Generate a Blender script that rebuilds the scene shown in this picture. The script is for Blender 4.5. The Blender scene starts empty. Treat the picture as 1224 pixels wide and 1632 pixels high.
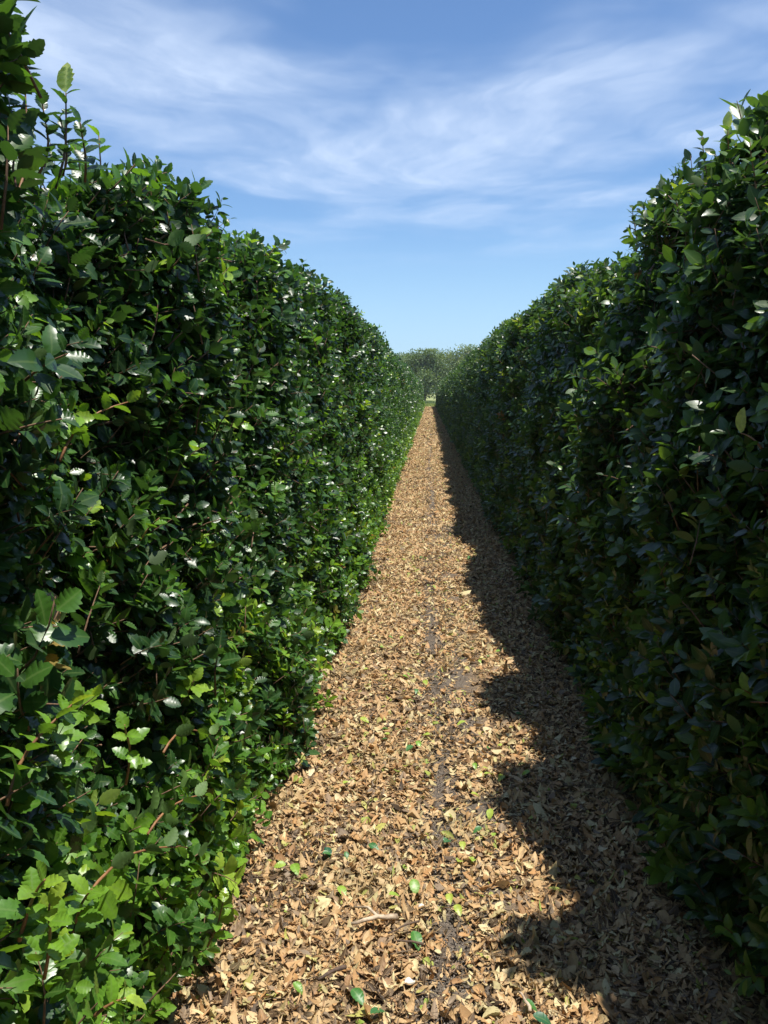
import bpy, math, random
import numpy as np
from mathutils import Vector, Matrix

rng = np.random.default_rng(11)
random.seed(11)
scene = bpy.context.scene

# ------------------------------------------------------------------ camera
CAM_H = 1.55
PITCH, YAW = math.radians(7.7), math.radians(2.9)
cam_d = bpy.data.cameras.new('camera')
cam_d.sensor_fit = 'VERTICAL'; cam_d.sensor_height = 36.0; cam_d.lens = 31.1
cam_d.clip_start = 0.05; cam_d.clip_end = 5000
cam = bpy.data.objects.new('camera', cam_d)
scene.collection.objects.link(cam)
cam.location = (0, 0, CAM_H)
cam.rotation_euler = (math.radians(90) - PITCH, 0, YAW)
scene.camera = cam

# ------------------------------------------------------------------ sun, sky, exposure
SUN = Vector((0.248, -0.13, 0.95)).normalized()
SUN_EL = math.asin(SUN.z)
SUN_AZ = math.atan2(SUN.x, SUN.y)
sun_d = bpy.data.lights.new('sun', 'SUN')
sun_d.energy = 5.0; sun_d.angle = math.radians(0.53); sun_d.color = (1.0, 0.95, 0.87)
sun = bpy.data.objects.new('sun', sun_d); scene.collection.objects.link(sun)
sun.rotation_euler = SUN.to_track_quat('Z', 'Y').to_euler()
sun.location = (20, -10, 60)

scene.view_settings.view_transform = 'Standard'
scene.view_settings.look = 'None'
scene.view_settings.exposure = 0.5
scene.view_settings.gamma = 1.0
scene.cycles.max_bounces = 8
scene.cycles.diffuse_bounces = 3
scene.cycles.glossy_bounces = 3
scene.cycles.transmission_bounces = 5
scene.cycles.sample_clamp_indirect = 4.0

world = bpy.data.worlds.new('World'); scene.world = world; world.use_nodes = True


class NB:
    """small node-tree helper"""
    def __init__(s, nt):
        s.nt = nt; s.N = nt.nodes; s.L = nt.links
    def n(s, t, **kw):
        nd = s.N.new(t)
        for k, v in kw.items():
            if k == 'ins':
                for kk, vv in v.items():
                    if isinstance(vv, bpy.types.NodeSocket): s.L.new(vv, nd.inputs[kk])
                    else: nd.inputs[kk].default_value = vv
            else: setattr(nd, k, v)
        return nd
    def math(s, op, a, b=None, c=None, clamp=False):
        nd = s.N.new('ShaderNodeMath'); nd.operation = op; nd.use_clamp = clamp
        for i, v in enumerate((a, b, c)):
            if v is None: continue
            if isinstance(v, bpy.types.NodeSocket): s.L.new(v, nd.inputs[i])
            else: nd.inputs[i].default_value = v
        return nd.outputs[0]
    def vmath(s, op, a, b=None):
        nd = s.N.new('ShaderNodeVectorMath'); nd.operation = op
        for i, v in enumerate((a, b)):
            if v is None: continue
            if isinstance(v, bpy.types.NodeSocket): s.L.new(v, nd.inputs[i])
            else: nd.inputs[i].default_value = v
        return nd.outputs[0]
    def mix(s, f, a, b, blend='MIX'):
        nd = s.N.new('ShaderNodeMix'); nd.data_type = 'RGBA'; nd.blend_type = blend
        for i, v in ((0, f), (6, a), (7, b)):
            if isinstance(v, bpy.types.NodeSocket): s.L.new(v, nd.inputs[i])
            else: nd.inputs[i].default_value = v if i == 0 else (*v, 1.0)[:4]
        return nd.outputs[2]
    def ramp(s, f, stops, interp='LINEAR'):
        nd = s.N.new('ShaderNodeValToRGB'); nd.color_ramp.interpolation = interp
        el = nd.color_ramp.elements
        while len(el) < len(stops): el.new(0.5)
        for e, (p, c) in zip(el, stops):
            e.position = p
            e.color = (*c, 1.0) if isinstance(c, tuple) else (c, c, c, 1.0)
        s.L.new(f, nd.inputs[0]); return nd.outputs[0]
    def noise(s, vec, scale, detail=4, rough=0.55, dist=0.0):
        nd = s.n('ShaderNodeTexNoise', ins={'Vector': vec, 'Scale': scale, 'Detail': detail, 'Roughness': rough, 'Distortion': dist})
        return nd.outputs[0]
    def smooth(s, v, lo, hi):
        nd = s.N.new('ShaderNodeMapRange'); nd.interpolation_type = 'SMOOTHSTEP'
        s.L.new(v, nd.inputs[0]); nd.inputs[1].default_value = lo; nd.inputs[2].default_value = hi
        return nd.outputs[0]


def build_world():
    nb = NB(world.node_tree); nb.N.clear()
    out = nb.N.new('ShaderNodeOutputWorld'); bg = nb.N.new('ShaderNodeBackground')
    nb.L.new(bg.outputs[0], out.inputs[0])
    sky = nb.N.new('ShaderNodeTexSky'); sky.sky_type = 'NISHITA'; sky.sun_disc = False
    sky.sun_elevation = SUN_EL; sky.sun_rotation = SUN_AZ
    sky.altitude = 0; sky.air_density = 1.0; sky.dust_density = 0.15; sky.ozone_density = 2.0
    d = nb.n('ShaderNodeTexCoord').outputs['Generated']
    sep = nb.n('ShaderNodeSeparateXYZ', ins={0: d})
    z = nb.math('MAXIMUM', sep.outputs[2], 0.03)
    px = nb.math('DIVIDE', sep.outputs[0], z); py = nb.math('DIVIDE', sep.outputs[1], z)
    p = nb.n('ShaderNodeCombineXYZ', ins={0: px, 1: py, 2: 0.0}).outputs[0]
    # high cirrus on a flat layer (plan coordinates, in layer heights): broad veils holding feathered streaks
    warp = nb.n('ShaderNodeTexNoise', ins={'Vector': p, 'Scale': 0.9, 'Detail': 4.0}).outputs[1]
    warp = nb.vmath('SUBTRACT', warp, (0.5, 0.5, 0.5))
    wp = nb.vmath('ADD', p, nb.vmath('MULTIPLY', warp, (0.75, 0.75, 0.0)))
    def blob(x, y, sx, sy, amt):
        dx = nb.math('DIVIDE', nb.math('SUBTRACT', px, x), sx); dy = nb.math('DIVIDE', nb.math('SUBTRACT', py, y), sy)
        r2 = nb.math('ADD', nb.math('MULTIPLY', dx, dx), nb.math('MULTIPLY', dy, dy))
        return nb.math('MULTIPLY', nb.math('EXPONENT', nb.math('MULTIPLY', r2, -1.0)), amt)
    def streaks(deg, sc, stretch, loc, rough):
        mp = nb.n('ShaderNodeMapping', vector_type='TEXTURE', ins={'Vector': wp, 'Rotation': (0, 0, math.radians(deg)), 'Scale': (1.0, 1.0 / stretch, 1.0), 'Location': loc}).outputs[0]
        return nb.noise(mp, sc, 6, rough, 0.2)
    band = nb.noise(wp, 0.9, 4, 0.5, 0.1)
    for b in ((-0.9, 2.7, .55, .8, .16), (-0.15, 3.9, .8, .8, .17), (0.75, 3.1, .45, 1.0, .10), (0.2, 4.9, .7, .7, .04),
              (-0.18, 2.45, .26, .33, -.22), (0.12, 2.75, .22, .35, -.12), (0.62, 2.2, .3, .3, -.14), (-1.2, 4.6, .7, .9, -.08)):
        band = nb.math('ADD', band, blob(*b))
    m = nb.smooth(band, 0.36, 0.78)
    sA = streaks(-64, 1.0, 3.2, (0.4, 5.2, 0), .58)          # right: rising to the right
    sB = streaks(66, 1.0, 2.8, (2.4, 1.2, 0), .58)         # left: rising to the left
    side = nb.smooth(px, -0.5, 0.5)
    st = nb.math('ADD', nb.math('MULTIPLY', sA, side), nb.math('MULTIPLY', sB, nb.math('SUBTRACT', 1.0, side)))
    st = nb.smooth(st, 0.34, 0.70)
    fib = nb.smooth(streaks(-78, 2.2, 2.6, (7.0, 3.0, 0), .6), 0.34, 0.74)
    tot = nb.math('MULTIPLY', m, nb.math('ADD', 0.36, nb.math('ADD', nb.math('MULTIPLY', st, 0.38), nb.math('MULTIPLY', fib, 0.20))))
    # the sheet ends some way above the horizon
    fade = nb.smooth(sep.outputs[2], 0.125, 0.20)
    tot = nb.math('MULTIPLY', tot, fade, clamp=True)
    skyc = nb.n('ShaderNodeHueSaturation', ins={'Color': sky.outputs[0], 'Saturation': 1.0, 'Value': 1.12}).outputs[0]
    skyc = nb.mix(1.0, skyc, (0.80, 0.965, 1.15), 'MULTIPLY')
    low = nb.math('SUBTRACT', 1.0, nb.smooth(sep.outputs[2], -0.02, 0.20))
    skyc = nb.mix(nb.math('MULTIPLY', low, 0.75), skyc, (3.9, 6.1, 8.6))
    col = nb.mix(nb.math('MULTIPLY', tot, 0.98), skyc, (6.6, 7.8, 9.8))
    nb.L.new(col, bg.inputs[0]); bg.inputs[1].default_value = 0.085
build_world()

# ------------------------------------------------------------------ helpers
def link(o, parent=None):
    scene.collection.objects.link(o)
    if parent is not None: o.parent = parent
    return o

def tag(o, label=None, cat=None, group=None, kind=None):
    if label: o['label'] = label
    if cat: o['category'] = cat
    if group: o['group'] = group
    if kind: o['kind'] = kind
    return o

def empty(name, loc=(0, 0, 0)):
    o = bpy.data.objects.new(name, None); o.empty_display_size = 0.1
    link(o); o.location = loc
    return o

def mesh_np(name, V, T, mats, attrs=None, midx=None, smooth=True):
    """triangles only"""
    me = bpy.data.meshes.new(name)
    nv, nt = len(V), len(T)
    me.vertices.add(nv); me.vertices.foreach_set('co', np.ascontiguousarray(V, np.float32).ravel())
    me.loops.add(nt * 3); me.loops.foreach_set('vertex_index', np.ascontiguousarray(T, np.int32).ravel())
    me.polygons.add(nt); me.polygons.foreach_set('loop_start', np.arange(0, nt * 3, 3, dtype=np.int32))
    me.polygons.foreach_set('use_smooth', np.full(nt, smooth, bool))
    for m in (mats if isinstance(mats, (list, tuple)) else [mats]): me.materials.append(m)
    if midx is not None: me.polygons.foreach_set('material_index', np.ascontiguousarray(midx, np.int32))
    for k, v in (attrs or {}).items():
        a = me.attributes.new(k, 'FLOAT', 'POINT'); a.data.foreach_set('value', np.ascontiguousarray(v, np.float32))
    me.update(calc_edges=True)
    return me

def obj_np(name, V, T, mats, parent=None, attrs=None, midx=None, smooth=True):
    return link(bpy.data.objects.new(name, mesh_np(name, V, T, mats, attrs, midx, smooth)), parent)

def hash2(i, j, seed):
    h = np.sin(i * 127.1 + j * 311.7 + seed * 74.7) * 43758.5453
    return h - np.floor(h)

def vnoise(x, y, seed=0.0):
    xi, yi = np.floor(x), np.floor(y); xf, yf = x - xi, y - yi
    u, v = xf * xf * (3 - 2 * xf), yf * yf * (3 - 2 * yf)
    a, b = hash2(xi, yi, seed), hash2(xi + 1, yi, seed)
    c, d = hash2(xi, yi + 1, seed), hash2(xi + 1, yi + 1, seed)
    return (a * (1 - u) + b * u) * (1 - v) + (c * (1 - u) + d * u) * v

def norm(v): return v / np.maximum(np.linalg.norm(v, axis=-1, keepdims=True), 1e-9)

def frames(axis, roll):
    """(M,3) axis -> (M,3,3) matrices whose columns are side, up, axis"""
    a = norm(axis)
    ref = np.where(np.abs(a[:, 2:3]) > 0.95, np.array([[1.0, 0, 0]]), np.array([[0, 0, 1.0]]))
    s = norm(np.cross(ref, a)); u = np.cross(a, s)
    c, n = np.cos(roll)[:, None], np.sin(roll)[:, None]
    s2, u2 = s * c + u * n, u * c - s * n
    return np.stack([s2, u2, a], axis=2)

def tube(points, radii, sides=5):
    """tapered tube along points -> V, T"""
    P = np.array(points, float); R = np.array(radii, float); n = len(P)
    d = np.gradient(P, axis=0); F = frames(d, np.zeros(n))
    ang = np.linspace(0, 2 * np.pi, sides, endpoint=False)
    ring = np.stack([np.cos(ang), np.sin(ang), 0 * ang], 1)
    V = (np.einsum('nij,kj->nki', F, ring) * R[:, None, None] + P[:, None, :]).reshape(-1, 3)
    T = []
    for i in range(n - 1):
        for k in range(sides):
            a, b = i * sides + k, i * sides + (k + 1) % sides
            c, e = a + sides, b + sides
            T += [(a, b, e), (a, e, c)]
    for base, flip in ((0, True), ((n - 1) * sides, False)):
        for k in range(1, sides - 1):
            t = (base, base + k, base + k + 1); T.append(t[::-1] if flip else t)
    return V, np.array(T, np.int64)

def merge(parts):
    Vs, Ts, o = [], [], 0
    for V, T in parts:
        Vs.append(V); Ts.append(T + o); o += len(V)
    return np.concatenate(Vs), np.concatenate(Ts)

# ------------------------------------------------------------------ materials
def mat(name):
    m = bpy.data.materials.new(name); m.use_nodes = True
    nb = NB(m.node_tree); nb.N.clear()
    return m, nb, nb.N.new('ShaderNodeOutputMaterial')

def leaf_material(name, stops, rough=(0.22, 0.42), under=(0.10, 0.16, 0.05), rib=(0.16, 0.24, 0.07), trans=0.30, ribf=0.8):
    m, nb, out = mat(name)
    tint = nb.n('ShaderNodeAttribute', attribute_name='tint').outputs['Fac']
    lat = nb.n('ShaderNodeAttribute', attribute_name='lat').outputs['Fac']
    geo = nb.N.new('ShaderNodeNewGeometry')
    pos = geo.outputs['Position']
    base = nb.ramp(tint, stops)
    mott = nb.noise(pos, 90.0, 3)
    base = nb.mix(nb.math('MULTIPLY', nb.math('SUBTRACT', mott, 0.35, clamp=True), 0.9), base, (0.02, 0.05, 0.012), 'MIX') if ribf else base
    if ribf:
        r = nb.math('SUBTRACT', 1.0, nb.smooth(nb.math('ABSOLUTE', lat), 0.02, 0.17))
        top = nb.mix(nb.math('MULTIPLY', r, ribf), base, nb.mix(0.45, base, rib))
    else: top = base
    col = nb.mix(geo.outputs['Backfacing'], top, nb.mix(0.55, base, under))
    pr = nb.n('ShaderNodeBsdfPrincipled', ins={'Base Color': col})
    rv = nb.noise(pos, 14.0, 3)
    rr = nb.math('ADD', nb.math('MULTIPLY', rv, rough[1] - rough[0]), rough[0])
    rr = nb.math('ADD', rr, nb.math('MULTIPLY', geo.outputs['Backfacing'], 0.25))
    nb.L.new(rr, pr.inputs['Roughness'])
    pr.inputs['IOR'].default_value = 1.5
    pr.inputs['Specular IOR Level'].default_value = 0.62
    bump = nb.n('ShaderNodeBump', ins={'Strength': 0.18, 'Distance': 0.002, 'Height': nb.noise(pos, 70.0, 2)})
    nb.L.new(bump.outputs[0], pr.inputs['Normal'])
    tr = nb.n('ShaderNodeBsdfTranslucent', ins={'Color': nb.mix(0.75, col, nb.mix(1.0, base, (2.6, 2.4, 0.7), 'MULTIPLY'))})
    mx = nb.n('ShaderNodeMixShader', ins={0: trans, 1: pr.outputs[0], 2: tr.outputs[0]})
    nb.L.new(mx.outputs[0], out.inputs[0])
    return m

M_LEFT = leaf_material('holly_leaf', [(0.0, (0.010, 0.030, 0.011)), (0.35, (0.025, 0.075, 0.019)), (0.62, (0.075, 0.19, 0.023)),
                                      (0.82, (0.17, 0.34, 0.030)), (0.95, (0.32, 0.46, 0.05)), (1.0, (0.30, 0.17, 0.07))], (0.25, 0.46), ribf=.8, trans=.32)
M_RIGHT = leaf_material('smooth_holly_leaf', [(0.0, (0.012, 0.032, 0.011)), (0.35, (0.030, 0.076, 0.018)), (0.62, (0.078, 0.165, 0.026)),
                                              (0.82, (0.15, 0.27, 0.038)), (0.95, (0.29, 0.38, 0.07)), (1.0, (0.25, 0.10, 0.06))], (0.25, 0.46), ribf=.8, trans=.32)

M_PALE = leaf_material('pale_young_leaf', [(0.0, (0.30, 0.40, 0.07)), (1.0, (0.62, 0.68, 0.20))], (0.4, 0.6), under=(.5, .6, .25), rib=(.7, .75, .4), trans=.4, ribf=.6)

def plain(name, c1, c2, scale, rough=0.85, bump=0.3, dist=0.004, stretch=(1, 1, 1)):
    m, nb, out = mat(name)
    pos = nb.N.new('ShaderNodeNewGeometry').outputs['Position']
    v = nb.n('ShaderNodeMapping', ins={'Vector': pos, 'Scale': stretch}).outputs[0]
    f = nb.noise(v, scale, 6, 0.65)
    pr = nb.n('ShaderNodeBsdfPrincipled', ins={'Base Color': nb.mix(nb.smooth(f, 0.3, 0.7), c1, c2), 'Roughness': rough})
    nb.L.new(nb.n('ShaderNodeBump', ins={'Strength': bump, 'Distance': dist, 'Height': f}).outputs[0], pr.inputs['Normal'])
    nb.L.new(pr.outputs[0], out.inputs[0])
    return m

M_TWIG = plain('holly_bark', (0.10, 0.055, 0.03), (0.22, 0.13, 0.075), 60)
M_REDTWIG = plain('young_bark', (0.17, 0.07, 0.03), (0.30, 0.15, 0.06), 60, 0.6)
M_CUT = plain('cut_wood', (0.42, 0.28, 0.13), (0.55, 0.38, 0.2), 80)
M_STICK = plain('bleached_stick', (0.24, 0.17, 0.11), (0.62, 0.5, 0.36), 40)
M_DARKSTICK = plain('dark_stick', (0.06, 0.04, 0.03), (0.14, 0.09, 0.06), 70)
M_PEBBLE = plain('pale_stone', (0.6, 0.57, 0.5), (0.78, 0.75, 0.68), 60, 0.7, 0.15)
M_TRUNK = plain('tree_bark', (0.06, 0.05, 0.04), (0.13, 0.105, 0.08), 6, 0.9, 0.6, 0.03)

def litter_material():
    m, nb, out = mat('dry_leaf')
    tint = nb.n('ShaderNodeAttribute', attribute_name='tint').outputs['Fac']
    lat = nb.n('ShaderNodeAttribute', attribute_name='lat').outputs['Fac']
    geo = nb.N.new('ShaderNodeNewGeometry'); pos = geo.outputs['Position']
    base = nb.ramp(tint, [(0.0, (0.040, 0.027, 0.016)), (0.14, (0.12, 0.075, 0.04)), (0.24, (0.25, 0.19, 0.13)), (0.36, (0.34, 0.19, 0.085)), (0.50, (0.50, 0.34, 0.165)),
                          (0.60, (0.44, 0.235, 0.09)), (0.70, (0.53, 0.36, 0.18)), (0.80, (0.62, 0.44, 0.24)), (0.88, (0.38, 0.33, 0.14)), (0.93, (0.70, 0.57, 0.35)), (0.965, (0.42, 0.40, 0.10)), (1.0, (0.22, 0.32, 0.05))])
    big = nb.noise(pos, 2.6, 3, 0.6)
    base = nb.mix(nb.math('MULTIPLY', nb.smooth(big, 0.50, 0.68), 0.35), base, (0.30, 0.24, 0.11))
    n = nb.noise(pos, 70.0, 4, 0.65)
    base = nb.mix(nb.math('MULTIPLY', nb.smooth(n, 0.52, 0.8), 0.55), base, (0.10, 0.055, 0.028))
    r = nb.math('SUBTRACT', 1.0, nb.smooth(nb.math('ABSOLUTE', lat), 0.02, 0.15))
    base = nb.mix(nb.math('MULTIPLY', r, 0.35), base, (0.56, 0.40, 0.22))
    pr = nb.n('ShaderNodeBsdfPrincipled', ins={'Base Color': base, 'Roughness': 0.6})
    pr.inputs['Specular IOR Level'].default_value = 0.3
    nb.L.new(nb.n('ShaderNodeBump', ins={'Strength': 0.5, 'Distance': 0.002, 'Height': n}).outputs[0], pr.inputs['Normal'])
    tr = nb.n('ShaderNodeBsdfTranslucent', ins={'Color': base})
    nb.L.new(nb.n('ShaderNodeMixShader', ins={0: 0.12, 1: pr.outputs[0], 2: tr.outputs[0]}).outputs[0], out.inputs[0])
    return m
M_DRY = litter_material()
M_FRESH = leaf_material('fresh_fallen_leaf', [(0.0, (0.02, 0.10, 0.05)), (0.35, (0.06, 0.20, 0.03)), (0.65, (0.24, 0.40, 0.04)), (1.0, (0.50, 0.52, 0.09))],
                        (0.35, 0.55), under=(0.3, 0.36, 0.12), rib=(0.4, 0.45, 0.15), trans=0.15, ribf=0.35)

# ------------------------------------------------------------------ leaves as geometry
def leaf(lod, L=0.052, W=0.032, fold=0.22, droop=0.35, spiny=1.0, wave=0.12, r=None):
    """one leaf lying along +x with its upper side to +z -> V, T, lat"""
    r = r or random
    if lod == 0:
        ts = [0, .09, .19, .25, .37, .43, .54, .60, .70, .76, .86, 1.0]
        ws = [.05, .42, .76, .86, .98, 1.0, .99, .94, .82, .70, .44, 0]
        sp = [0, 0, .10, -.07, .11, -.07, .11, -.07, .10, -.06, .08, 0]
    elif lod == 1:
        ts = [0, .22, .5, .78, 1.0]; ws = [.04, .80, 1.0, .66, 0]; sp = [0, 0, .08, .08, 0]
    elif lod == 2:
        ts = [0, .45, 1.0]; ws = [0, 1.05, 0]; sp = [0, 0, 0]
    V, lat, rows = [], [], []
    for k, (t, w, s) in enumerate(zip(ts, ws, sp)):
        x = L * t; z = -droop * L * t * t
        if k in (0, len(ts) - 1):
            rows.append((len(V),)); V.append((x, 0, z)); lat.append(0.0); continue
        hw = W * 0.5 * max(w + s * spiny, 0.05)
        zf = fold * hw + (wave * hw * (1 if k % 2 else -1)) * spiny
        j = (r.random() - 0.5) * 0.1 * hw
        rows.append((len(V), len(V) + 1, len(V) + 2))
        V += [(x + s * spiny * L * 0.25, hw + j, z + zf), (x, 0, z), (x + s * spiny * L * 0.25, -hw + j, z + zf)]
        lat += [1.0, 0.0, -1.0]
    T = []
    for a, b in zip(rows[:-1], rows[1:]):
        if len(a) == 1 and len(b) == 3: T += [(a[0], b[1], b[0]), (a[0], b[2], b[1])]
        elif len(a) == 3 and len(b) == 1: T += [(a[0], a[1], b[0]), (a[1], a[2], b[0])]
        else: T += [(a[0], a[1], b[1]), (a[0], b[1], b[0]), (a[1], a[2], b[2]), (a[1], b[2], b[1])]
    return np.array(V, float), np.array(T, np.int64), np.array(lat)

def place(V, M, t): return V @ M.T + t

def shoot_template(lod, n_leaf, length, L, W, spiny, seed, spread=0.95, droop=0.35):
    """a leafy shoot along +z, origin at its foot -> leaf V,T,lat,jit and twig V,T"""
    r = random.Random(seed)
    Vs, Ts, La, Ji, o = [], [], [], [], 0
    bend = Vector((r.uniform(-.25, .25), r.uniform(-.25, .25)))
    axis = lambda s: np.array([bend.x * s * s * length, bend.y * s * s * length, s * length])
    for i in range(n_leaf):
        s = 0.12 + 0.88 * (i + 0.5 * r.random()) / n_leaf
        top = i / max(n_leaf - 1, 1)
        ang = i * 2.4 + r.uniform(-.35, .35)
        sz = (0.78 + 0.4 * math.sin(math.pi * min(1, s * 1.05))) * r.uniform(.8, 1.15)
        if i == n_leaf - 1: sz *= 0.72
        el = (1 - top) * r.uniform(.1, .5) + top * r.uniform(.45, 1.2) - (spread - .95)
        V, T, lt = leaf(lod, L * sz, W * sz * r.uniform(.88, 1.1), r.uniform(.05, .38), r.uniform(-.1, droop * 1.2), spiny * r.uniform(.7, 1.2), .03, r)
        roll = r.uniform(-.5, .5)
        d = np.array([math.cos(ang) * math.cos(el), math.sin(ang) * math.cos(el), math.sin(el)])
        side = np.array([-math.sin(ang), math.cos(ang), 0]); up = np.cross(d, side)
        s2 = side * math.cos(roll) + up * math.sin(roll); u2 = np.cross(d, s2)
        M = np.stack([d, s2, u2], 1)
        V = place(V, M, axis(s) + d * 0.006)
        Vs.append(V); Ts.append(T + o); La.append(lt); Ji.append(np.full(len(V), r.gauss(0, .07) + .10 * (top - .4))); o += len(V)
    tw = tube([axis(-0.3), axis(.3), axis(.7), axis(1.0)], [.0024, .0019, .0013, .0008], 4)
    return np.concatenate(Vs), np.concatenate(Ts), np.concatenate(La), np.concatenate(Ji), tw

def instance(tmpl, which, F, P, S, tint, twig_on=None):
    """replicate templates -> big arrays"""
    oV, oT, oL, oC, base = [], [], [], [], 0
    tV, tT, tb = [], [], 0
    for k, (V, T, lt, ji, tw) in enumerate(tmpl):
        idx = np.nonzero(which == k)[0]
        if not len(idx): continue
        A = np.einsum('mij,nj->mni', F[idx], V) * S[idx, None, None] + P[idx, None, :]
        n = len(V)
        oV.append(A.reshape(-1, 3).astype(np.float32))
        oT.append((T[None] + (np.arange(len(idx)) * n)[:, None, None] + base).reshape(-1, 3).astype(np.int32))
        base += n * len(idx)
        oL.append(np.tile(lt, len(idx)))
        c = tint[idx, None] + ji[None]
        oC.append(np.where(tint[idx, None] > .97, tint[idx, None], np.clip(c, 0, .95)).ravel())
        if twig_on is not None:
            ii = idx[twig_on[idx]]
            if len(ii):
                V2, T2 = tw; n2 = len(V2)
                B = np.einsum('mij,nj->mni', F[ii], V2) * S[ii, None, None] + P[ii, None, :]
                tV.append(B.reshape(-1, 3)); tT.append((T2[None] + (np.arange(len(ii)) * n2)[:, None, None] + tb).reshape(-1, 3)); tb += n2 * len(ii)
    tw = (np.concatenate(tV), np.concatenate(tT)) if tV else None
    return np.concatenate(oV), np.concatenate(oT), np.concatenate(oL), np.concatenate(oC), tw

# ------------------------------------------------------------------ hedge shape
# table: distance along the path, recess of the upper face, top height
LEFT_TAB = np.array([(-6, -.04, 2.24), (0.4, -.04, 2.24), (1.2, -.05, 2.26), (1.48, -.03, 2.25), (1.58, .02, 2.16), (1.70, .06, 2.10), (2.2, .05, 2.06), (2.4, .0, 2.13), (2.7, -.04, 2.18), (2.86, -.03, 2.17),
                     (2.96, .30, 1.92), (3.5, .22, 1.96), (3.9, .10, 2.06), (4.5, -.05, 2.30), (4.92, -.08, 2.36), (5.04, .22, 2.16), (5.6, .05, 2.29), (6.6, -.04, 2.40),
                     (6.85, .14, 2.27), (7.4, .06, 2.34), (8.6, -.03, 2.42), (8.8, .12, 2.29), (10.5, .0, 2.41), (13, 0, 2.40), (110, 0, 2.40)])
RIGHT_TAB = np.array([(-6, .0, 2.30), (1.0, .0, 2.32), (1.4, .08, 2.32), (1.84, .10, 2.32), (1.94, -.13, 2.48), (2.12, -.13, 2.48), (2.2, .06, 2.18), (2.5, .04, 2.17), (2.75, .0, 2.21), (2.95, -.06, 2.42), (3.2, -.06, 2.45), (3.27, .13, 2.14), (3.8, .09, 2.22), (3.92, -.04, 2.42),
                      (4.36, -.05, 2.49), (4.43, .15, 2.08), (4.9, .12, 2.15), (5.1, .10, 2.24), (5.8, .02, 2.34), (6.8, -.02, 2.41), (7.9, .02, 2.40), (8.0, .12, 2.27), (8.4, .08, 2.31), (9.2, -.03, 2.44), (11.0, .06, 2.36), (12, -.02, 2.44), (110, -.02, 2.42)])
HEDGE_END = 94.0

class Hedge:
    def __init__(s, side):
        s.side = side
        s.tab = LEFT_TAB if side < 0 else RIGHT_TAB
        s.base = 0.575 if side < 0 else 0.79
        s.lean = 0.18 if side < 0 else 0.03
        s.seed = 3.0 if side < 0 else 8.0
        s.depth = 1.25
    def height(s, y):
        y = np.asarray(y, float)
        return np.interp(y, s.tab[:, 0], s.tab[:, 2]) + .17 * (vnoise(y * .95, y * 0, s.seed + 1) - .5) * np.clip((y - 9) / 4, 0, 1) + .05 * (vnoise(y * 3.1, y * 0, s.seed + 2) - .5)
    def face(s, y, z):
        """distance of the clipped face from the middle of the path"""
        h = s.height(y); q = np.clip(z / h, 0, 1)
        near = np.clip((3.4 - y) / 1.0, 0, 1) if s.side < 0 else 0.0
        rec = np.interp(y, s.tab[:, 0], s.tab[:, 1])
        f = s.base + .05 * near * (1 - q) + s.lean * q ** 1.1
        if s.side > 0: f = f + .17 * np.clip((q - .55) / .45, 0, 1) ** 1.6        # the shaded hedge is clipped back towards its top
        f = f + rec * np.clip((q - .45) / .45, 0, 1)
        f = f - (.05 if s.side < 0 else .04) * np.exp(-(z / .38) ** 2) * (.3 + 1.0 * vnoise(y * 1.3, z * 0, s.seed))   # skirts near the ground
        f = f + .10 * np.clip((z - (h - .20)) / .20, 0, 1) ** 2
        pl = np.cos(2 * np.pi * (y / 1.35 + s.seed))                # one plant after another
        f = f - (.045 if s.side < 0 else .025) * pl * (.4 + .6 * q)
        a = 1 - .6 * np.clip((6 - y) / 1, 0, 1) * np.clip((q - .6) / .2, 0, 1)
        b = .45 + .55 * np.clip(q / .3, 0, 1)                       # the clipped foot runs straight
        f = f + (.13 if s.side < 0 else .10) * a * b * (vnoise(y * 1.7, z * 1.5, s.seed + 5) - .5) + .10 * (vnoise(y * 4.3, z * 4.3, s.seed + 6) - .5)
        return f
    def clump(s, y, z): return vnoise(y * 6.5, z * 7.5, s.seed + 9)

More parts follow.
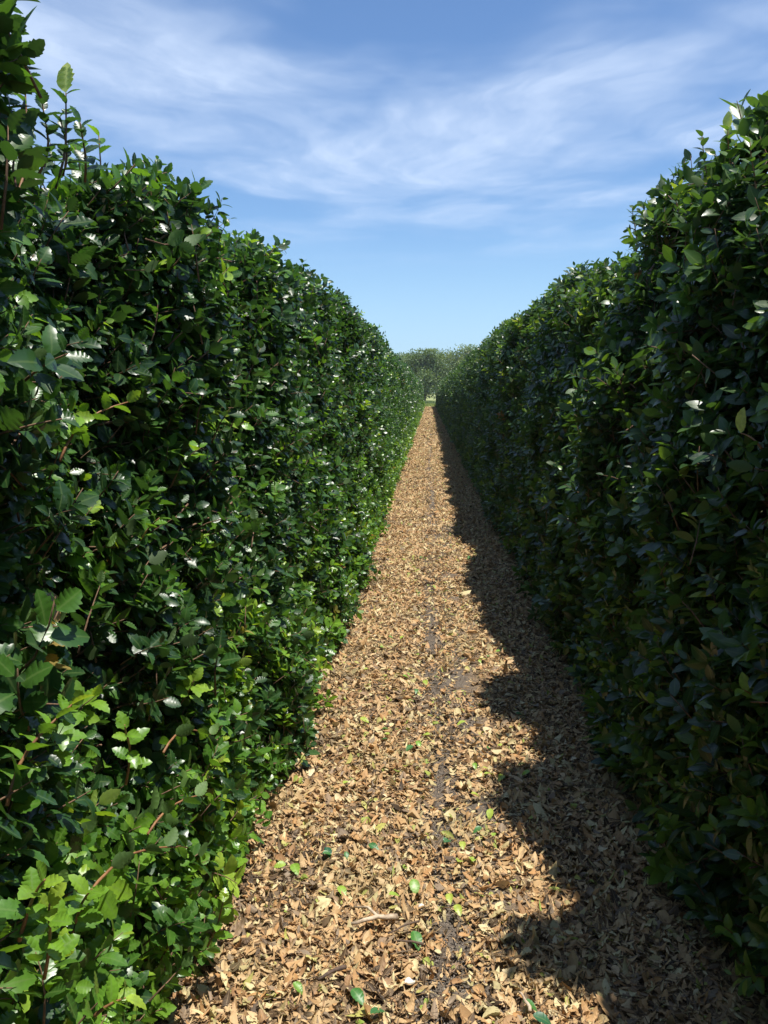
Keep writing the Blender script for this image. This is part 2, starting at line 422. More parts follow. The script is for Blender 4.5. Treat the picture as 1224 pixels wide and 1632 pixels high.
def scatter_hedge(hd, y0, y1, lod, per_m2, size, root, L, W, spiny, nl, twigs, top=True, back=True):
    side = hd.side
    # --- path-side face
    hm = 2.45
    n = int((y1 - y0) * hm * per_m2)
    y = rng.uniform(y0, y1, n); z = rng.uniform(0.03, 1, n) * hd.height(y)
    low = rng.random(n) < .0
    depth = rng.exponential(.075, n) + .15 * np.clip(hd.clump(y, z) - .42, 0, 1)
    out = rng.random(n) < .05
    depth[out] = -rng.uniform(.0, .06, out.sum())
    depth = np.minimum(depth, .42)
    x = hd.face(y, z) + depth
    nrm = np.stack([np.full(n, -1.0), np.zeros(n), np.full(n, .0)], 1)
    hh = hd.height(y); q = z / hh
    ax = np.stack([-.75 + .45 * np.clip(q - .75, 0, 1) * 2 + rng.normal(0, .38, n), rng.normal(-.05, .42, n), .62 + .5 * np.clip(q - .7, 0, 1) + rng.normal(0, .38, n)], 1)
    young = .09 + .85 * np.clip(1 - z / .95, 0, 1) * (vnoise(y * 1.1, z * 1.2, hd.seed + 12) * 1.5 + .1)
    if side > 0: young = .15 + .10 * np.clip(1 - z / .8, 0, 1)
    yg = (rng.random(n) < young) & (depth < .09)
    tint = np.clip(rng.normal(.30, .14, n) + (.10 if side < 0 else .03) * np.clip(1.5 - z, 0, 1), .02, .66)
    tint[yg] = rng.normal(.70, .12, yg.sum())
    dead = rng.random(n) < (.0007 if side < 0 else .0006)
    tint[dead] = .99
    X, Y, Z, A, TI = [x], [y], [z], [ax], [tint]
    if top:
        n = int((y1 - y0) * hd.depth * per_m2 * .85)
        y = rng.uniform(y0, y1, n); h = hd.height(y); f0 = hd.face(y, h)
        w = rng.random(n); x = f0 + w * (hd.depth - .15)
        d = rng.exponential(.07, n) + .12 * np.clip(vnoise(x * 6, y * 6, hd.seed + 20) - .45, 0, 1)
        o = rng.random(n) < .13; d[o] = -rng.uniform(0, .115, o.sum())
        z = h + .10 * (vnoise(x * 2.4, y * 2.4, hd.seed + 21) - .5) - np.minimum(d, .4) - .05
        X.append(x); Y.append(y); Z.append(z)
        A.append(np.stack([rng.normal(-.1, .4, n), rng.normal(0, .4, n), np.full(n, 1.0)], 1))
        t = np.clip(rng.normal(.3, .13, n), .02, .6); m = rng.random(n) < .22; t[m] = rng.normal(.68, .1, m.sum()); TI.append(t)
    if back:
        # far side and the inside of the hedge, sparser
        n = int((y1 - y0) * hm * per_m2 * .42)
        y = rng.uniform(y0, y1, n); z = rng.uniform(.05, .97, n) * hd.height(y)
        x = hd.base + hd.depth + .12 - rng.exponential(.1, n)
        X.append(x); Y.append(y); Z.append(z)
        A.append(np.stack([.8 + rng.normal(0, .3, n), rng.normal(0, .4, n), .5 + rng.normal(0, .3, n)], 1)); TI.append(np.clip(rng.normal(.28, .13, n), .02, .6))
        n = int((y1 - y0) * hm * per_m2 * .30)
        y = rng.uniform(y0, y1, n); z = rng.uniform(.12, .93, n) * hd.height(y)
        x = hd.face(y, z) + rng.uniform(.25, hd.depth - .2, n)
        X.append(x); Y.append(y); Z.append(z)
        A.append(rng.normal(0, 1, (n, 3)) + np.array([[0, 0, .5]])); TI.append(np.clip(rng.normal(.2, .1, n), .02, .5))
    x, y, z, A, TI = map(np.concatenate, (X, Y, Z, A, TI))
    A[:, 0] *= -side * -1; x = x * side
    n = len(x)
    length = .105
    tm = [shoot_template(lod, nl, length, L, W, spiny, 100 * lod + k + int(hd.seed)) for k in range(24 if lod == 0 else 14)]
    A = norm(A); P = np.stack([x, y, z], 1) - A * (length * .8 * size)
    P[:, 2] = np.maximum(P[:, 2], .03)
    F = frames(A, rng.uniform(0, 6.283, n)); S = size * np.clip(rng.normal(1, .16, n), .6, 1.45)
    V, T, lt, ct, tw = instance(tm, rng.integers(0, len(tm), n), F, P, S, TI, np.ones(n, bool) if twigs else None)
    return V, T, lt, ct, tw

def build_hedge(side):
    hd = Hedge(side)
    root = empty('holly_hedge', (side * 1.4, 0, 0))
    if side < 0:
        tag(root, 'sunlit clipped dark green holly hedge with spiny glossy leaves, opposite the shaded hedge', 'hedge', 'tall clipped hedges lining the path')
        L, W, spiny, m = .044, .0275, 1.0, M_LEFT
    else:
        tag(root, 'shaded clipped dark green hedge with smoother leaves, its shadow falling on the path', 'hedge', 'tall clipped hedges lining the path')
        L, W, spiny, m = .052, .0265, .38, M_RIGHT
    bands = [(-3.2, 0.6, 1, 300, 1.0, 9, False), (0.6, 5.0, 0, 640, 1.0, 9, True), (5.0, 12.0, 1, 660, .95, 9, True), (12.0, 26.0, 2, 540, .98, 9, False),
             (26.0, 52.0, 2, 200, 1.5, 8, False), (52.0, HEDGE_END, 2, 90, 2.2, 8, False)]
    Vs, Ts, Ls, Cs, o = [], [], [], [], 0; tws = []
    for (a, b, lod, den, size, nl, tg) in bands:
        V, T, lt, ct, tw = scatter_hedge(hd, a, b, lod, den, size, root, L, W, spiny, nl, tg)
        Vs.append(V); Ts.append(T + o); Ls.append(lt); Cs.append(ct); o += len(V)
        if tw: tws.append(tw)
    V = np.concatenate(Vs); off = np.array(root.location)
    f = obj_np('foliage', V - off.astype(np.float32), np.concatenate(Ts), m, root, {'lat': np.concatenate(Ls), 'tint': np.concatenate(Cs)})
    # woody frame inside: stems from the ground, limbs reaching to the faces
    r = random.Random(int(hd.seed)); parts = list(tws)
    y = -3.0
    while y < 40:
        for k in range(3):
            bx = hd.base + .45 + r.uniform(-.15, .15); by = y + r.uniform(-.2, .2); h = float(hd.height(np.array([by]))[0])
            pts = [(side * (bx + r.uniform(-.03, .03) + .05 * math.sin(q * 5 + k)), by + .06 * math.sin(q * 4 + k * 2), q * h * .93) for q in np.linspace(0, 1, 7)]
            parts.append(tube(pts, np.linspace(.022, .005, 7), 6))
            for q in range(26 if y < 9 else 6):
                zz = r.uniform(.08, .9) * h; yy = by + r.uniform(-.1, .1)
                tz = zz + r.uniform(.02, .35); ty = yy + r.uniform(-.5, .5)
                fx = float(hd.face(np.array([ty]), np.array([min(tz, h)]))[0]) + r.uniform(.02, .1)
                if r.random() < .25: fx = hd.base + hd.depth
                tz = min(tz, h - .05)
                mid = (side * (bx * .5 + fx * .5), (yy + ty) / 2 + r.uniform(-.05, .05), (zz + tz) / 2 - .02 + r.uniform(-.04, .04))
                parts.append(tube([(side * bx, yy, zz), mid, (side * fx, ty, tz)], [.008, .0055, .0025], 5))
        y += 1.35
    V, T = merge(parts)
    obj_np('branches', V - off, T, M_TWIG, root)
    return hd, root
HL, RL = build_hedge(-1)
HR, RR = build_hedge(1)

# ------------------------------------------------------------------ ground, path, field
def ground():
    m, nb, out = mat('soil')
    geo = nb.N.new('ShaderNodeNewGeometry'); pos = geo.outputs['Position']
    n1 = nb.noise(pos, 3.0, 5); n2 = nb.noise(pos, 120.0, 5, 0.7); n3 = nb.noise(pos, 28.0, 4, .6)
    c = nb.mix(nb.smooth(n2, .3, .7), (0.075, 0.062, 0.05), (0.19, 0.155, 0.12))
    c = nb.mix(nb.math('MULTIPLY', nb.smooth(n3, .5, .75), .5), c, (0.10, 0.07, 0.045))
    # crumbled leaf mould either side of the worn strip
    sx = nb.n('ShaderNodeSeparateXYZ', ins={0: pos}).outputs[0]
    side = nb.smooth(nb.math('ADD', nb.math('ABSOLUTE', nb.math('SUBTRACT', sx, 0.10)), nb.math('MULTIPLY', n1, 0.12)), 0.16, 0.30)
    mould = nb.mix(nb.smooth(n2, .35, .65), (0.10, 0.065, 0.036), (0.36, 0.24, 0.125))
    c = nb.mix(nb.math('MULTIPLY', side, .85), c, mould)
    pr = nb.n('ShaderNodeBsdfPrincipled', ins={'Base Color': c, 'Roughness': .95})
    pr.inputs['Specular IOR Level'].default_value = .15
    hgt = nb.math('ADD', n2, nb.math('MULTIPLY', n3, 1.5))
    nb.L.new(nb.n('ShaderNodeBump', ins={'Strength': .8, 'Distance': .006, 'Height': hgt}).outputs[0], pr.inputs['Normal'])
    nb.L.new(pr.outputs[0], out.inputs[0])
    # path strip: fine grid near, coarse far
    ys = np.concatenate([np.arange(-3.5, 9, .05), np.arange(9, 30, .2), np.arange(30, 96.01, 1.0)])
    xs = np.arange(-2.2, 2.41, .05)
    Y, X = np.meshgrid(ys, xs, indexing='ij')
    Z = .012 * (vnoise(X * 3, Y * 2, 31) - .5) + .006 * (vnoise(X * 14, Y * 14, 32) - .5)
    Z -= .012 * np.exp(-((X - .03 - .03 * np.sin(Y * .6)) / .09) ** 2)
    V = np.stack([X, Y, Z], -1).reshape(-1, 3); ny, nx = X.shape
    i = (np.arange(ny - 1)[:, None] * nx + np.arange(nx - 1)[None]).ravel()
    T = np.concatenate([np.stack([i, i + 1, i + nx + 1], 1), np.stack([i, i + nx + 1, i + nx], 1)])
    tag(obj_np('path', V, T, m), kind='structure')
    # ground to the horizon
    mg, nb, out = mat('meadow')
    pos = nb.N.new('ShaderNodeNewGeometry').outputs['Position']
    n1 = nb.noise(pos, .05, 4); n2 = nb.noise(pos, 1.3, 5, .65)
    c = nb.mix(nb.smooth(n1, .35, .65), (0.17, 0.22, 0.055), (0.34, 0.34, 0.12))
    c = nb.mix(nb.math('MULTIPLY', n2, .6), c, (0.16, 0.19, 0.06))
    pr = nb.n('ShaderNodeBsdfPrincipled', ins={'Base Color': c, 'Roughness': .9})
    nb.L.new(pr.outputs[0], out.inputs[0])
    R = 3000
    V = np.array([(-R, -R, -.04), (R, -R, -.04), (R, R, -.04), (-R, R, -.04)], float)
    tag(obj_np('ground', V, np.array([(0, 1, 2), (0, 2, 3)]), mg), kind='structure')
ground()

# ------------------------------------------------------------------ leaf litter
def bare(x, y):
    """how bare the soil is: a worn strip down the middle and a few patches beside it"""
    strip = np.exp(-((x - .03 - .03 * np.sin(y * .6)) / .055) ** 2) * np.clip(vnoise(y * 2.6, y * 0, 41) * 1.7 - .02, 0, 1)
    patch = np.exp(-((x - .19) / .16) ** 2) * np.clip(vnoise(x * 5, y * 3.5, 42) * 2.4 - 1.15, 0, 1)
    return np.clip(np.maximum(strip, patch), 0, 1)

def litter():
    zones = [(1.3, 3.0, 0, 8800, .68), (3.0, 4.2, 1, 8800, .68), (4.2, 9, 1, 6200, .72), (9, 24, 2, 3400, .9), (24, 50, 2, 800, 1.7), (50, 95, 2, 260, 2.7), (-3, 1.3, 2, 1200, 1.2)]
    Vs, Ts, Ls, Cs, o = [], [], [], [], 0
    for zi, (y0, y1, lod, den, size) in enumerate(zones):
        n = int((y1 - y0) * 2.6 * den)
        y = rng.uniform(y0, y1, n); x = rng.uniform(-1.1, 1.5, n)
        b = bare(x, y)
        edge = np.clip(np.maximum(-.55 - x, x - .75) / .5, 0, 1)
        keep = rng.random(n) > np.maximum(b * .9, edge * .55)
        # leaves lie thicker in drifts
        keep &= rng.random(n) < (.62 + .5 * vnoise(x * 4, y * 3, 45))
        x, y = x[keep], y[keep]; n = len(x)
        tm = []
        for k in range(28):
            r = random.Random(900 + k + zi * 50)
            V, T, lt = leaf(lod, .050 * r.uniform(.8, 1.2), .027 * r.choice([.28, .4, .6, .8, 1.0, 1.2]) * r.uniform(.85, 1.15), r.uniform(-1.3, 1.5), r.uniform(-.8, .9), r.uniform(.3, 1.0), r.uniform(.05, .4), r)
            V[:, 0] -= .024; V[:, 2] -= V[:, 2].mean()
            tm.append((V, T, lt, np.zeros(len(V)), None))
        ax = np.stack([rng.normal(0, .24, n), rng.normal(0, .24, n), np.where(rng.random(n) < .5, 1, -1)], 1)
        steep = rng.random(n) < .09; ax[steep, 2] *= .45
        F = frames(ax, rng.uniform(0, 6.283, n))
        S = size * np.clip(rng.normal(.88, .32, n), .3, 1.8)
        frag = rng.random(n) < .42; S[frag] *= .5; big = rng.random(n) < .06; S[big] *= 1.45
        pile = vnoise(x * 3.2, y * 2.4, 46)
        z = .004 + rng.random(n) ** 1.4 * (.014 + .022 * np.clip(pile - .3, 0, 1)) - .01 * bare(x, y)
        t = np.clip(rng.normal(.58, .26, n), .02, .94)
        dk = rng.random(n) < (.04 + .6 * np.clip(vnoise(x * 4.5, y * 3.5, 47) - .58, 0, 1) * 2.2 * (x < .1)); t[dk] = rng.uniform(.0, .25, dk.sum())
        yel = rng.random(n) < .03; t[yel] = rng.uniform(.95, 1.0, yel.sum())
        V, T, lt, ct, _ = instance([(a, b2, c, d, None) for a, b2, c, d, _ in tm], rng.integers(0, len(tm), n), F, np.stack([x, y, z], 1), S, t * .94)
        # instance() clips to .95: put the yellowing tints back
        Vs.append(V); Ts.append(T + o); Ls.append(lt); Cs.append(ct / .94); o += len(V)
    tag(obj_np('leaf_litter', np.concatenate(Vs), np.concatenate(Ts), M_DRY, None, {'lat': np.concatenate(Ls), 'tint': np.concatenate(Cs)}),
        'thick layer of dry brown curled leaves covering the path', 'leaf litter', kind='stuff')
    # fine debris: crumbs of leaf and twig
    n = 34000
    y = 1.4 + rng.random(n) ** 1.5 * 7; x = rng.uniform(-.9, 1.2, n)
    tw = tube([(-.5, 0, 0), (0, .04, .02), (.5, 0, 0)], [.02, .022, .012], 4)
    F = frames(np.stack([rng.normal(0, .15, n), rng.normal(0, .15, n), np.ones(n)], 1), rng.uniform(0, 6.28, n))
    S = .008 + .06 * rng.random(n) ** 4
    V, T, lt, ct, _ = instance([(tw[0], tw[1], np.ones(len(tw[0])), np.zeros(len(tw[0])), None)], np.zeros(n, int), F, np.stack([x, y, .008 + .018 * rng.random(n)], 1), S, rng.uniform(.02, .5, n))
    tag(obj_np('twig_debris', V, T, M_DRY, None, {'lat': lt, 'tint': ct}), 'fine broken twigs and stalks strewn among the dry leaves', 'debris', kind='stuff')
litter()

def soil_crumbs():
    n = 26000
    y = 1.4 + rng.random(n) ** 1.4 * 6; x = rng.normal(.09, .14, n)
    o = np.array([(1, 0, 0), (-1, .1, 0), (0, .9, .1), (.1, -1, 0), (0, 0, .8), (0, .1, -.7)], float)
    T = np.array([(0, 2, 4), (2, 1, 4), (1, 3, 4), (3, 0, 4), (2, 0, 5), (1, 2, 5), (3, 1, 5), (0, 3, 5)])
    F = frames(rng.normal(0, 1, (n, 3)), rng.uniform(0, 6.28, n))
    S = .0012 + .0045 * rng.random(n) ** 3
    V, T, lt, ct, _ = instance([(o, T, np.ones(6), np.zeros(6), None)], np.zeros(n, int), F, np.stack([x, y, -.006 + .006 * rng.random(n)], 1), S, np.zeros(n))
    tag(obj_np('soil_crumbs', V, T, plain('soil_crumb', (0.07, 0.058, 0.045), (0.30, 0.26, 0.21), 90), None, smooth=False), 'small soil crumbs and grit along the worn strip of the path', 'soil', kind='stuff')
soil_crumbs()

# ------------------------------------------------------------------ pixel -> place on the ground (photo pixels, 1224 x 1632)
def ray(u, v):
    d = Vector(((u - 612) / 1411, (816 - v) / 1411, -1.0))
    return (cam.rotation_euler.to_matrix() @ d).normalized()
def on_ground(u, v, z=0.02):
    d = ray(u, v); t = (z - CAM_H) / d.z
    return Vector((d.x * t, d.y * t, z))

def fallen(u, v, size, tint, label, rot, group=None, tilt=.25, curl=.4):
    r = random.Random(int(u * 7 + v))
    V, T, lt = leaf(0, .052 * size, .033 * size, r.uniform(.15, .5), curl, r.uniform(.4, .9), .12, r)
    V[:, 0] -= .026 * size
    a = np.array([[r.uniform(-tilt, tilt), r.uniform(-tilt, tilt) - .1, 1.0]])
    F = frames(a, np.array([rot]))[0]
    o = obj_np('fallen_leaf', V @ F.T, T, M_FRESH, None, {'lat': lt, 'tint': np.full(len(V), tint)})
    o.location = on_ground(u, v, .036)
    return tag(o, label, 'leaf', group)

FG = 'fresh leaves fallen on the brown litter'
HERO = [(661, 1411, 1.15, .55, 'largest lime green fresh leaf lying on the bare soil strip', .2), (628, 1424, .8, .7, 'yellow green leaf standing on edge just left of the bare soil strip', 1.9),
        (545, 1418, .95, .7, 'bright lime leaf lying among brown leaves above the bleached stick', .6), (716, 1430, .8, .85, 'pale yellow curled leaf just right of the soil strip', .1),
        (730, 1448, .85, .85, 'long pale yellow leaf near the tip of the jutting shadow', .3), (664, 1495, 1.2, .35, 'broad green leaf with yellow half right of the bleached stick', .4),
        (602, 1610, 1.0, .18, 'dark green leaf lying in the litter below the thin dark stick', 2.2), (713, 1338, 1.0, .12, 'dull blue green leaf next to a yellow one on bare soil', 2.6),
        (737, 1345, .8, .85, 'yellow leaf touching a dull blue green leaf on bare soil', .1), (523, 1356, .9, 0.0, 'dark teal leaf lying upside down among pale brown leaves', .5),
        (595, 1348, .9, .2, 'mid green leaf in brown litter halfway across the sunlit path', .2), (470, 1382, 1.1, .6, 'lime green leaf lying close to the base of the sunlit hedge', .4),
        (446, 1378, .9, .72, 'pale lime leaf tilted beside the sunlit hedge base', 2.8), (865, 1622, 1.1, .05, 'teal green leaf in sun at the bottom by the right hedge shadow', 1.4),
        (845, 1600, .9, .3, 'green leaf at the bottom on the sunlit side of the hedge shadow', 1.2), (570, 1585, 1.1, .3, 'green leaf half buried in litter below the dark twig', .7),
        (475, 1573, .8, .5, 'small lime leaf at bottom left of the path litter', .9)]
for (u, v, sz, ti, lb, rot) in HERO: fallen(u, v, sz * .85, ti, lb, rot)
rl = random.Random(5)
for k in range(34):
    v = 850 + 540 * rl.random() ** .8
    y_h = on_ground(650, v).y
    x = rl.uniform(-.5, .42)
    for q in range(rl.choice([1, 1, 2, 3])):
        u = 683 + (x + q * rl.uniform(-.07, .07)) / y_h * 1411
        fallen(u, v + q * rl.uniform(-9, 9), rl.uniform(.5, .9), rl.choice([.55, .7, .8, .85, .4, .25]), 'small fresh green or yellowing leaf scattered over the brown litter farther up the path', rl.uniform(0, 6), FG)

# sticks and pebbles
def stick(u0, v0, u1, v1, r0, m, label, bend=.012, fork=False):
    a, b = on_ground(u0, v0, .04), on_ground(u1, v1, .045)
    c = (a + b) / 2; r = random.Random(int(u0)); pts = []
    for q in np.linspace(0, 1, 8):
        p = a.lerp(b, q); p = p - c + Vector((r.uniform(-1, 1) * bend * .4, r.uniform(-1, 1) * bend * .4, math.sin(q * 3.1) * bend + r.uniform(-.3, .3) * bend * .3)); pts.append(tuple(p))
    rad = [r0 * (1 - .45 * q) * r.uniform(.85, 1.15) for q in np.linspace(0, 1, 8)]
    parts = [tube(pts, rad, 7)]
    if fork:
        p = Vector(pts[3]); parts.append(tube([tuple(p), tuple(p + Vector((-.03, .035, .006))), tuple(p + Vector((-.07, .05, -.004)))], [r0 * .6, r0 * .45, r0 * .25], 6))
    V, T = merge(parts)
    o = obj_np('stick', V, T, m); o.location = c
    return tag(o, label, 'stick')
stick(634, 1462, 560, 1474, .0085, M_STICK, 'bleached knobbly stick lying across the litter beside the soil strip', .012, True)
stick(552, 1541, 508, 1563, .006, M_DARKSTICK, 'thin dark brown stick lying in the litter below the bleached one', .006)
stick(668, 1468, 618, 1489, .0035, M_DARKSTICK, 'very thin grey twig crossing the end of the bleached stick', .005)
stick(676, 1506, 632, 1500, .004, M_DARKSTICK, 'thin twig under the broad green and yellow leaf', .004)
stick(846, 1612, 828, 1582, .005, M_STICK, 'short pale split twig pointing up the path at the bottom by the shadow', .006)

def pebble(u, v, s, label):
    import bmesh
    bm = bmesh.new(); bmesh.ops.create_icosphere(bm, subdivisions=3, radius=s)
    r = random.Random(int(u)); ph = [r.uniform(0, 6) for _ in range(3)]
    for vt in bm.verts:
        k = 1 + .16 * math.sin(vt.co.x / s * 2 + ph[0]) + .14 * math.sin(vt.co.y / s * 3 + ph[1]); vt.co = vt.co * k
        vt.co.z *= .6; vt.co.x *= 1.25
    me = bpy.data.meshes.new('pebble'); bm.to_mesh(me); bm.free()
    for p in me.polygons: p.use_smooth = True
    me.materials.append(M_PEBBLE)
    o = link(bpy.data.objects.new('pebble', me)); o.location = on_ground(u, v, .012); o.rotation_euler = (0, 0, r.uniform(0, 3))
    return tag(o, label, 'pebble')
pebble(672, 1447, .011, 'white pebble on the bare soil strip beside the largest lime leaf')
pebble(651, 1564, .012, 'white pebble at the bottom end of the bare soil strip')
pebble(677, 1352, .008, 'small cream pebble farther up on the bare soil strip')
pebble(753, 1354, .006, 'tiny white pebble on the bare patch by the yellow leaf')

# ------------------------------------------------------------------ conspicuous shoots: parts of the hedges
def hero_shoot(root, hd, m, foot, tip, n, L, W, spiny, tint, name, label=None, twig=M_REDTWIG, end_leaf=None, seed=0, pairs=False):
    foot, tip = Vector(foot), Vector(tip); d = tip - foot; ln = d.length
    r = random.Random(seed); off = Vector(root.location); bw = r.uniform(.05, .13)
    z = d.normalized(); ref = Vector((0, 0, 1)) if abs(z.z) < .9 else Vector((0, 1, 0))
    sx = ref.cross(z).normalized(); sy = z.cross(sx)
    sag = lambda q: foot + d * q + sy * (math.sin(q * math.pi) * ln * bw) + sx * (math.sin(q * 4.4) * ln * bw * .4)
    pts = [tuple(sag(s) - off) for s in np.linspace(0, 1, 7)]
    V, T = tube(pts, np.linspace(.0033, .0014, 7), 6)
    tw = obj_np(name, V, T, twig, root)
    if label: tw['label'] = label
    Vs, Ts, La, Ti, o = [], [], [], [], 0
    for i in range(n):
        s = .2 + .78 * i / max(n - 1, 1); a = i * 2.4 + r.uniform(-.3, .3) if not pairs else (i % 2) * math.pi + r.uniform(-.5, .5)
        el = .25 + .75 * s * r.uniform(.6, 1.1); sz = (1.05 - .3 * s) * r.uniform(.85, 1.12)
        V, T, lt = leaf(0, L * sz, W * sz, r.uniform(.15, .4), r.uniform(.0, .45), spiny, .04, r)
        rad = sx * math.cos(a) + sy * math.sin(a)
        dv = (rad * math.cos(el) + z * math.sin(el)).normalized()
        up = (z - dv * z.dot(dv)).normalized(); up = (up + Vector((0, -.1, .5))); up = (up - dv * up.dot(dv)).normalized(); si = up.cross(dv)
        M = np.array([[dv[k], si[k], up[k]] for k in range(3)])
        V = V @ M.T + np.array(sag(s) - off); Vs.append(V); Ts.append(T + o); La.append(lt); Ti.append(np.full(len(V), min(.95, tint + (s - .6) * .25 + r.gauss(0, .05)))); o += len(V)
    if end_leaf:
        sz, ti, dv, up = end_leaf
        V, T, lt = leaf(0, L * sz, W * sz * 1.05, .2, .08, spiny * .8, .12, r)
        dv = Vector(dv).normalized(); up = Vector(up); up = (up - dv * up.dot(dv)).normalized(); si = up.cross(dv)
        M = np.array([[dv[k], si[k], up[k]] for k in range(3)])
        V = V @ M.T + np.array(sag(1.0) - off)
        obj_np('pale_leaf', V, T, M_PALE, tw, {'lat': lt, 'tint': np.full(len(V), ti)})
    obj_np('leaves', np.concatenate(Vs), np.concatenate(Ts), m, tw, {'lat': np.concatenate(La), 'tint': np.concatenate(Ti)})
    return tw

def at_x(u, v, x):
    """point of the photo's ray in the plane x metres beside the path's middle"""
    d = ray(u, v); t = x / d.x
    return Vector((x, d.y * t, CAM_H + d.z * t))

def L_shoot(u0, v0, u1, v1, x0, x1, n, tint, seed, L=.049, W=.031, **k):
    return hero_shoot(RL, HL, M_LEFT, at_x(u0, v0, -x0), at_x(u1, v1, -x1), n, L, W, 1.0, tint, 'shoot', seed=seed, **k)
def R_shoot(u0, v0, u1, v1, x0, x1, n, tint, seed, L=.056, W=.029, **k):
    return hero_shoot(RR, HR, M_RIGHT, at_x(u0, v0, x0), at_x(u1, v1, x1), n, L, W, .38, tint, 'shoot', seed=seed, **k)

L_shoot(88, 300, 108, 148, .80, .76, 9, .35, 1, label='upright shoot ending in one pale lime leaf', twig=M_TWIG, end_leaf=(1.3, .95, (.02, .05, 1), (-.25, -.8, .5)))
L_shoot(-30, 230, 10, 5, .80, .76, 7, .12, 2, label='dark shoot rising out of the top left corner', twig=M_DARKSTICK)
L_shoot(135, 290, 130, 195, .80, .77, 10, .3, 51)
L_shoot(60, 280, 72, 165, .80, .77, 11, .25, 52)
L_shoot(100, 280, 98, 185, .81, .79, 9, .3, 53)
L_shoot(15, 340, 45, 120, .80, .80, 9, .22, 3)
L_shoot(150, 330, 160, 215, .88, .86, 8, .55, 4)
L_shoot(10, 1285, 112, 1120, .62, .56, 10, .76, 5, label='reddish twig with bright lime leaves', pairs=True)
L_shoot(95, 735, 200, 640, .74, .66, 10, .74, 6, label='reddish twig with fresh lime leaves at its tip')
L_shoot(30, 1500, 75, 1400, .56, .50, 7, .80, 7)
L_shoot(70, 1560, 85, 1440, .56, .50, 9, .8, 8)
L_shoot(110, 1510, 150, 1415, .58, .52, 8, .76, 9)
L_shoot(130, 1440, 290, 1350, .60, .52, 9, .55, 10)
L_shoot(200, 1250, 205, 1155, .64, .58, 8, .76, 11)
L_shoot(235, 1330, 320, 1265, .62, .55, 8, .62, 12)
L_shoot(330, 1510, 360, 1430, .55, .50, 8, .80, 13)
L_shoot(150, 1620, 200, 1590, .55, .5, 8, .82, 14)
L_shoot(260, 1200, 330, 1170, .62, .57, 7, .7, 15)
L_shoot(215, 880, 255, 825, .74, .67, 8, .7, 16)
R_shoot(1130, 330, 1122, 215, .96, .92, 13, .35, 21)
R_shoot(1165, 320, 1166, 205, .96, .93, 13, .6, 22, end_leaf=(1.0, .8, (-.05, 0, 1), (-.6, -.7, .1)))
R_shoot(1205, 320, 1200, 225, .96, .93, 13, .5, 23)
R_shoot(1085, 360, 1078, 310, .94, .92, 10, .3, 24)
R_shoot(1015, 400, 1010, 330, .94, .92, 12, .3, 25)
R_shoot(1215, 715, 1180, 690, .80, .76, 2, .55, 26, label='shoot with one sunlit pale lime leaf in the shaded face', end_leaf=(1.2, .92, (-.1, -.35, .95), (-.7, -.5, .6)))
for k, (u, v) in enumerate([(1120, 1180), (1000, 1210), (1140, 1340), (1080, 1060), (900, 1090), (960, 1000), (1160, 1500), (1190, 1120)]):
    R_shoot(u + 25, v + 45, u, v - 20, .86, .76, 8, .72, 30 + k)
# cut stub on the left hedge
a = at_x(163, 335, -.84); V, T = tube([tuple(a - Vector(RL.location) + Vector((-.02, 0, -.06))), tuple(a - Vector(RL.location)), tuple(a - Vector(RL.location) + Vector((.004, 0, .03)))], [.007, .0065, .006], 7)
obj_np('cut_stub', V, T, M_CUT, RL)['label'] = 'pale freshly cut stub'

# ------------------------------------------------------------------ beyond the path: meadow tufts, low shrubs, trees
def grass_and_shrubs():
    n = 60000
    y = rng.uniform(95, 150, n); x = rng.uniform(-14, 14, n)
    tri = np.array([(-.03, 0, 0), (.03, 0, 0), (.0, .02, .3), (.02, .05, .16)], float)
    F = frames(np.stack([rng.normal(0, .25, n), rng.normal(0, .25, n), np.ones(n)], 1), rng.uniform(0, 6.28, n))
    V, T, lt, ct, _ = instance([(tri, np.array([(0, 1, 3), (0, 3, 2)]), np.ones(4), np.zeros(4), None)], np.zeros(n, int), F, np.stack([x, y, np.full(n, -.04)], 1), rng.uniform(.5, 1.2, n), np.clip(rng.normal(.6, .2, n), 0, .95))
    tag(obj_np('grass', V, T, M_GRASS, None, {'lat': lt, 'tint': ct}), 'pale green meadow grass beyond the end of the path', 'grass', kind='stuff')
M_GRASS = leaf_material('grass_blade', [(0, (0.10, 0.16, 0.035)), (.5, (0.22, 0.28, 0.07)), (1, (0.42, 0.42, 0.17))], (.5, .7), ribf=0, trans=.2)
grass_and_shrubs()

M_TREE = leaf_material('tree_leaf', [(0, (0.045, 0.085, 0.033)), (.5, (0.11, 0.18, 0.055)), (1, (0.23, 0.27, 0.10))], (.45, .65), ribf=0, trans=.25)
M_SHRUB = leaf_material('grey_shrub_leaf', [(0, (0.08, 0.13, 0.08)), (.5, (0.14, 0.20, 0.11)), (1, (0.22, 0.27, 0.14))], (.5, .7), ribf=0, trans=.2)

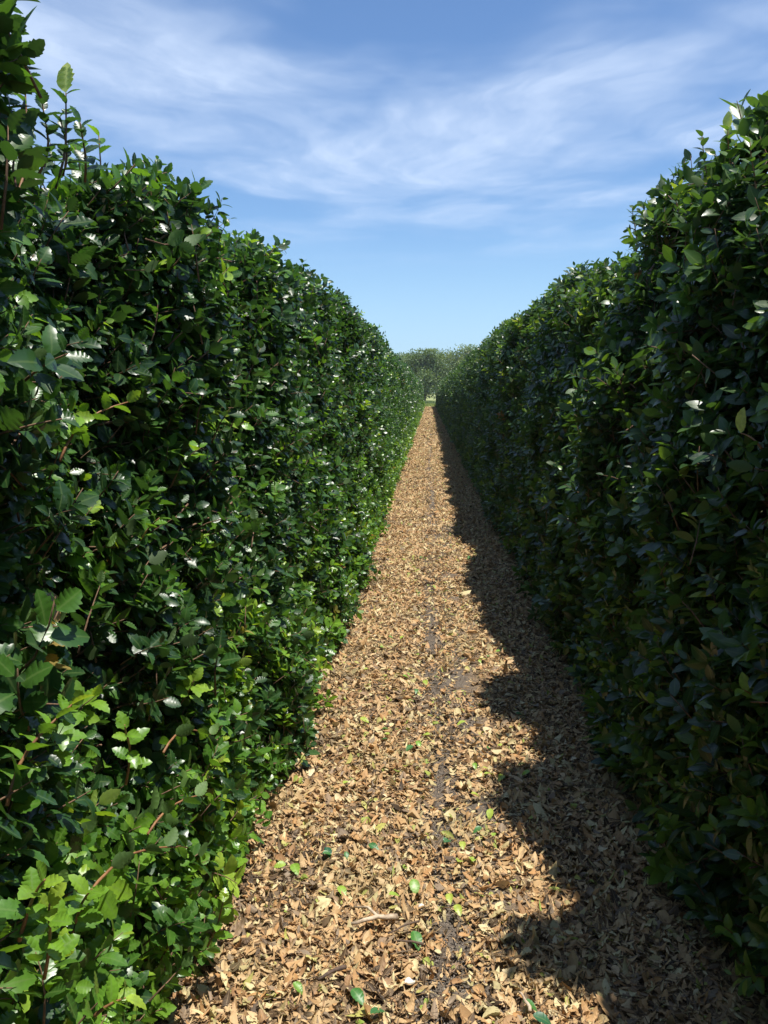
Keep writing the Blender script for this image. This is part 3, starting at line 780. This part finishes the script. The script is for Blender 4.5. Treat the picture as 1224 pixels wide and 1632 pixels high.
def tree(x, y, h, w, label, seed, base=.28, tint=.45, m=None, name='tree', cat='tree', n=8000, leaf_s=.33, group=None):
    r = random.Random(seed); g = np.random.default_rng(seed)
    root = empty(name, (x, y, -.04))
    parts = [tube([(0, 0, 0), (.1, .05, h * .25), (-.05, 0, h * .55), (0, .05, h * .9)], [h * .022, h * .017, h * .011, h * .003], 8)]
    ends = []
    for k in range(26):
        a = k * 2.4 + r.uniform(-.3, .3); z0 = h * r.uniform(base * .8, .8); q = (z0 / h)
        ln = w * .5 * (1.15 - .75 * max(0, q - .3)) * r.uniform(.6, 1.05)
        p0 = Vector((0, 0, z0)); p2 = p0 + Vector((math.cos(a) * ln, math.sin(a) * ln, ln * r.uniform(.15, .75)))
        p1 = p0.lerp(p2, .5) + Vector((0, 0, .12 * ln))
        parts.append(tube([tuple(p0), tuple(p1), tuple(p2)], [h * .008, h * .005, h * .002], 5)); ends += [p1, p2, p2]
    ends += [Vector((r.uniform(-.2, .2), r.uniform(-.2, .2), h * q)) for q in (.8, .87, .93)]
    V, T = merge(parts); obj_np('trunk', V, T, M_TRUNK, root)
    c = np.array([tuple(ends[g.integers(len(ends))]) for _ in range(n)])
    rad = w * .13
    P = c + g.normal(0, 1, (n, 3)) * rad * np.array([[1, 1, .8]])
    P[:, 2] = np.where(P[:, 2] > h, h - g.random(n) ** .5 * h * .35, P[:, 2]); P[:, 2] = np.where(P[:, 2] < h * base * .5, h * base * (.5 + g.random(n)), P[:, 2])
    q = np.array([(0, 0, 0), (.5, .3, .05), (1, 0, -.1), (.5, -.3, .05)], float)
    F = frames(g.normal(0, 1, (n, 3)) + np.array([[0, 0, .9]]), g.uniform(0, 6.28, n))
    cl = vnoise(P[:, 0] * 1.1 + P[:, 2] * .7, P[:, 2] * 1.2 + P[:, 1], seed)
    t = np.clip(tint + (cl - .5) * .6 + g.normal(0, .15, n), 0, .95)
    V, T, lt, ct, _ = instance([(q, np.array([(0, 3, 2), (0, 2, 1)]), np.ones(4), np.zeros(4), None)], np.zeros(n, int), F, P, leaf_s * g.uniform(.6, 1.3, n), t)
    obj_np('crown', V, T, m or M_TREE, root, {'lat': lt, 'tint': ct})
    return tag(root, label, cat, group)
D = 150
def tx(u, dist): return (u - 683) / 1411 * dist
tree(tx(676, 150), 150, 8.8, 6.4, 'broad grey green tree filling the gap at the end of the path', 61, .12, .38, n=14000)
tree(tx(702, 158), 158, 8.4, 5.6, 'olive tree with thin lower branches just right of the broad grey green tree', 62, .26, .6)
tree(tx(734, 152), 152, 9.6, 5.0, 'narrow olive topped tree showing over the right hedge', 63, .2, .55)
tree(tx(650, 155), 155, 8.2, 5.6, 'low pale tree showing over the left hedge', 64, .2, .65)
tree(tx(772, 156), 156, 6.5, 5.5, 'low rounded tree mostly behind the right hedge', 65, .2, .5)
tree(tx(610, 156), 156, 6.5, 5.5, 'low rounded tree mostly behind the left hedge', 66, .2, .5)
for k, (u, d, h, w, lb) in enumerate([(678, 112, .5, 1.2, 'grey green low shrub left of centre beyond the path end'), (691, 113, .45, 1.1, 'grey green low shrub right of centre beyond the path end')]):
    tree(tx(u, d), d, h, w, lb, 80 + k, .1, .55, M_SHRUB, 'shrub', 'shrub', 700, .12)

# ------------------------------------------------------------------ summer air: far things fade a little
def haze():
    m, nb, out = mat('summer_air')
    v = nb.n('ShaderNodeVolumePrincipled', ins={'Color': (0.86, 0.92, 1.0, 1), 'Density': 0.0003, 'Anisotropy': 0.2})
    nb.L.new(v.outputs[0], out.inputs['Volume'])
    x0, x1, y0, y1, z0, z1 = -45, 45, -12, 190, -1.05, 12.0
    V = np.array([(x, y, z) for z in (z0, z1) for y in (y0, y1) for x in (x0, x1)], float)
    Q = [(0, 2, 3, 1), (4, 5, 7, 6), (0, 1, 5, 4), (2, 6, 7, 3), (0, 4, 6, 2), (1, 3, 7, 5)]
    T = np.array([t for a, b, c, d in Q for t in ((a, b, c), (a, c, d))])
    tag(obj_np('haze', V, T, m, smooth=False), 'thin summer haze softening the far end of the path', 'haze', kind='stuff')
haze()
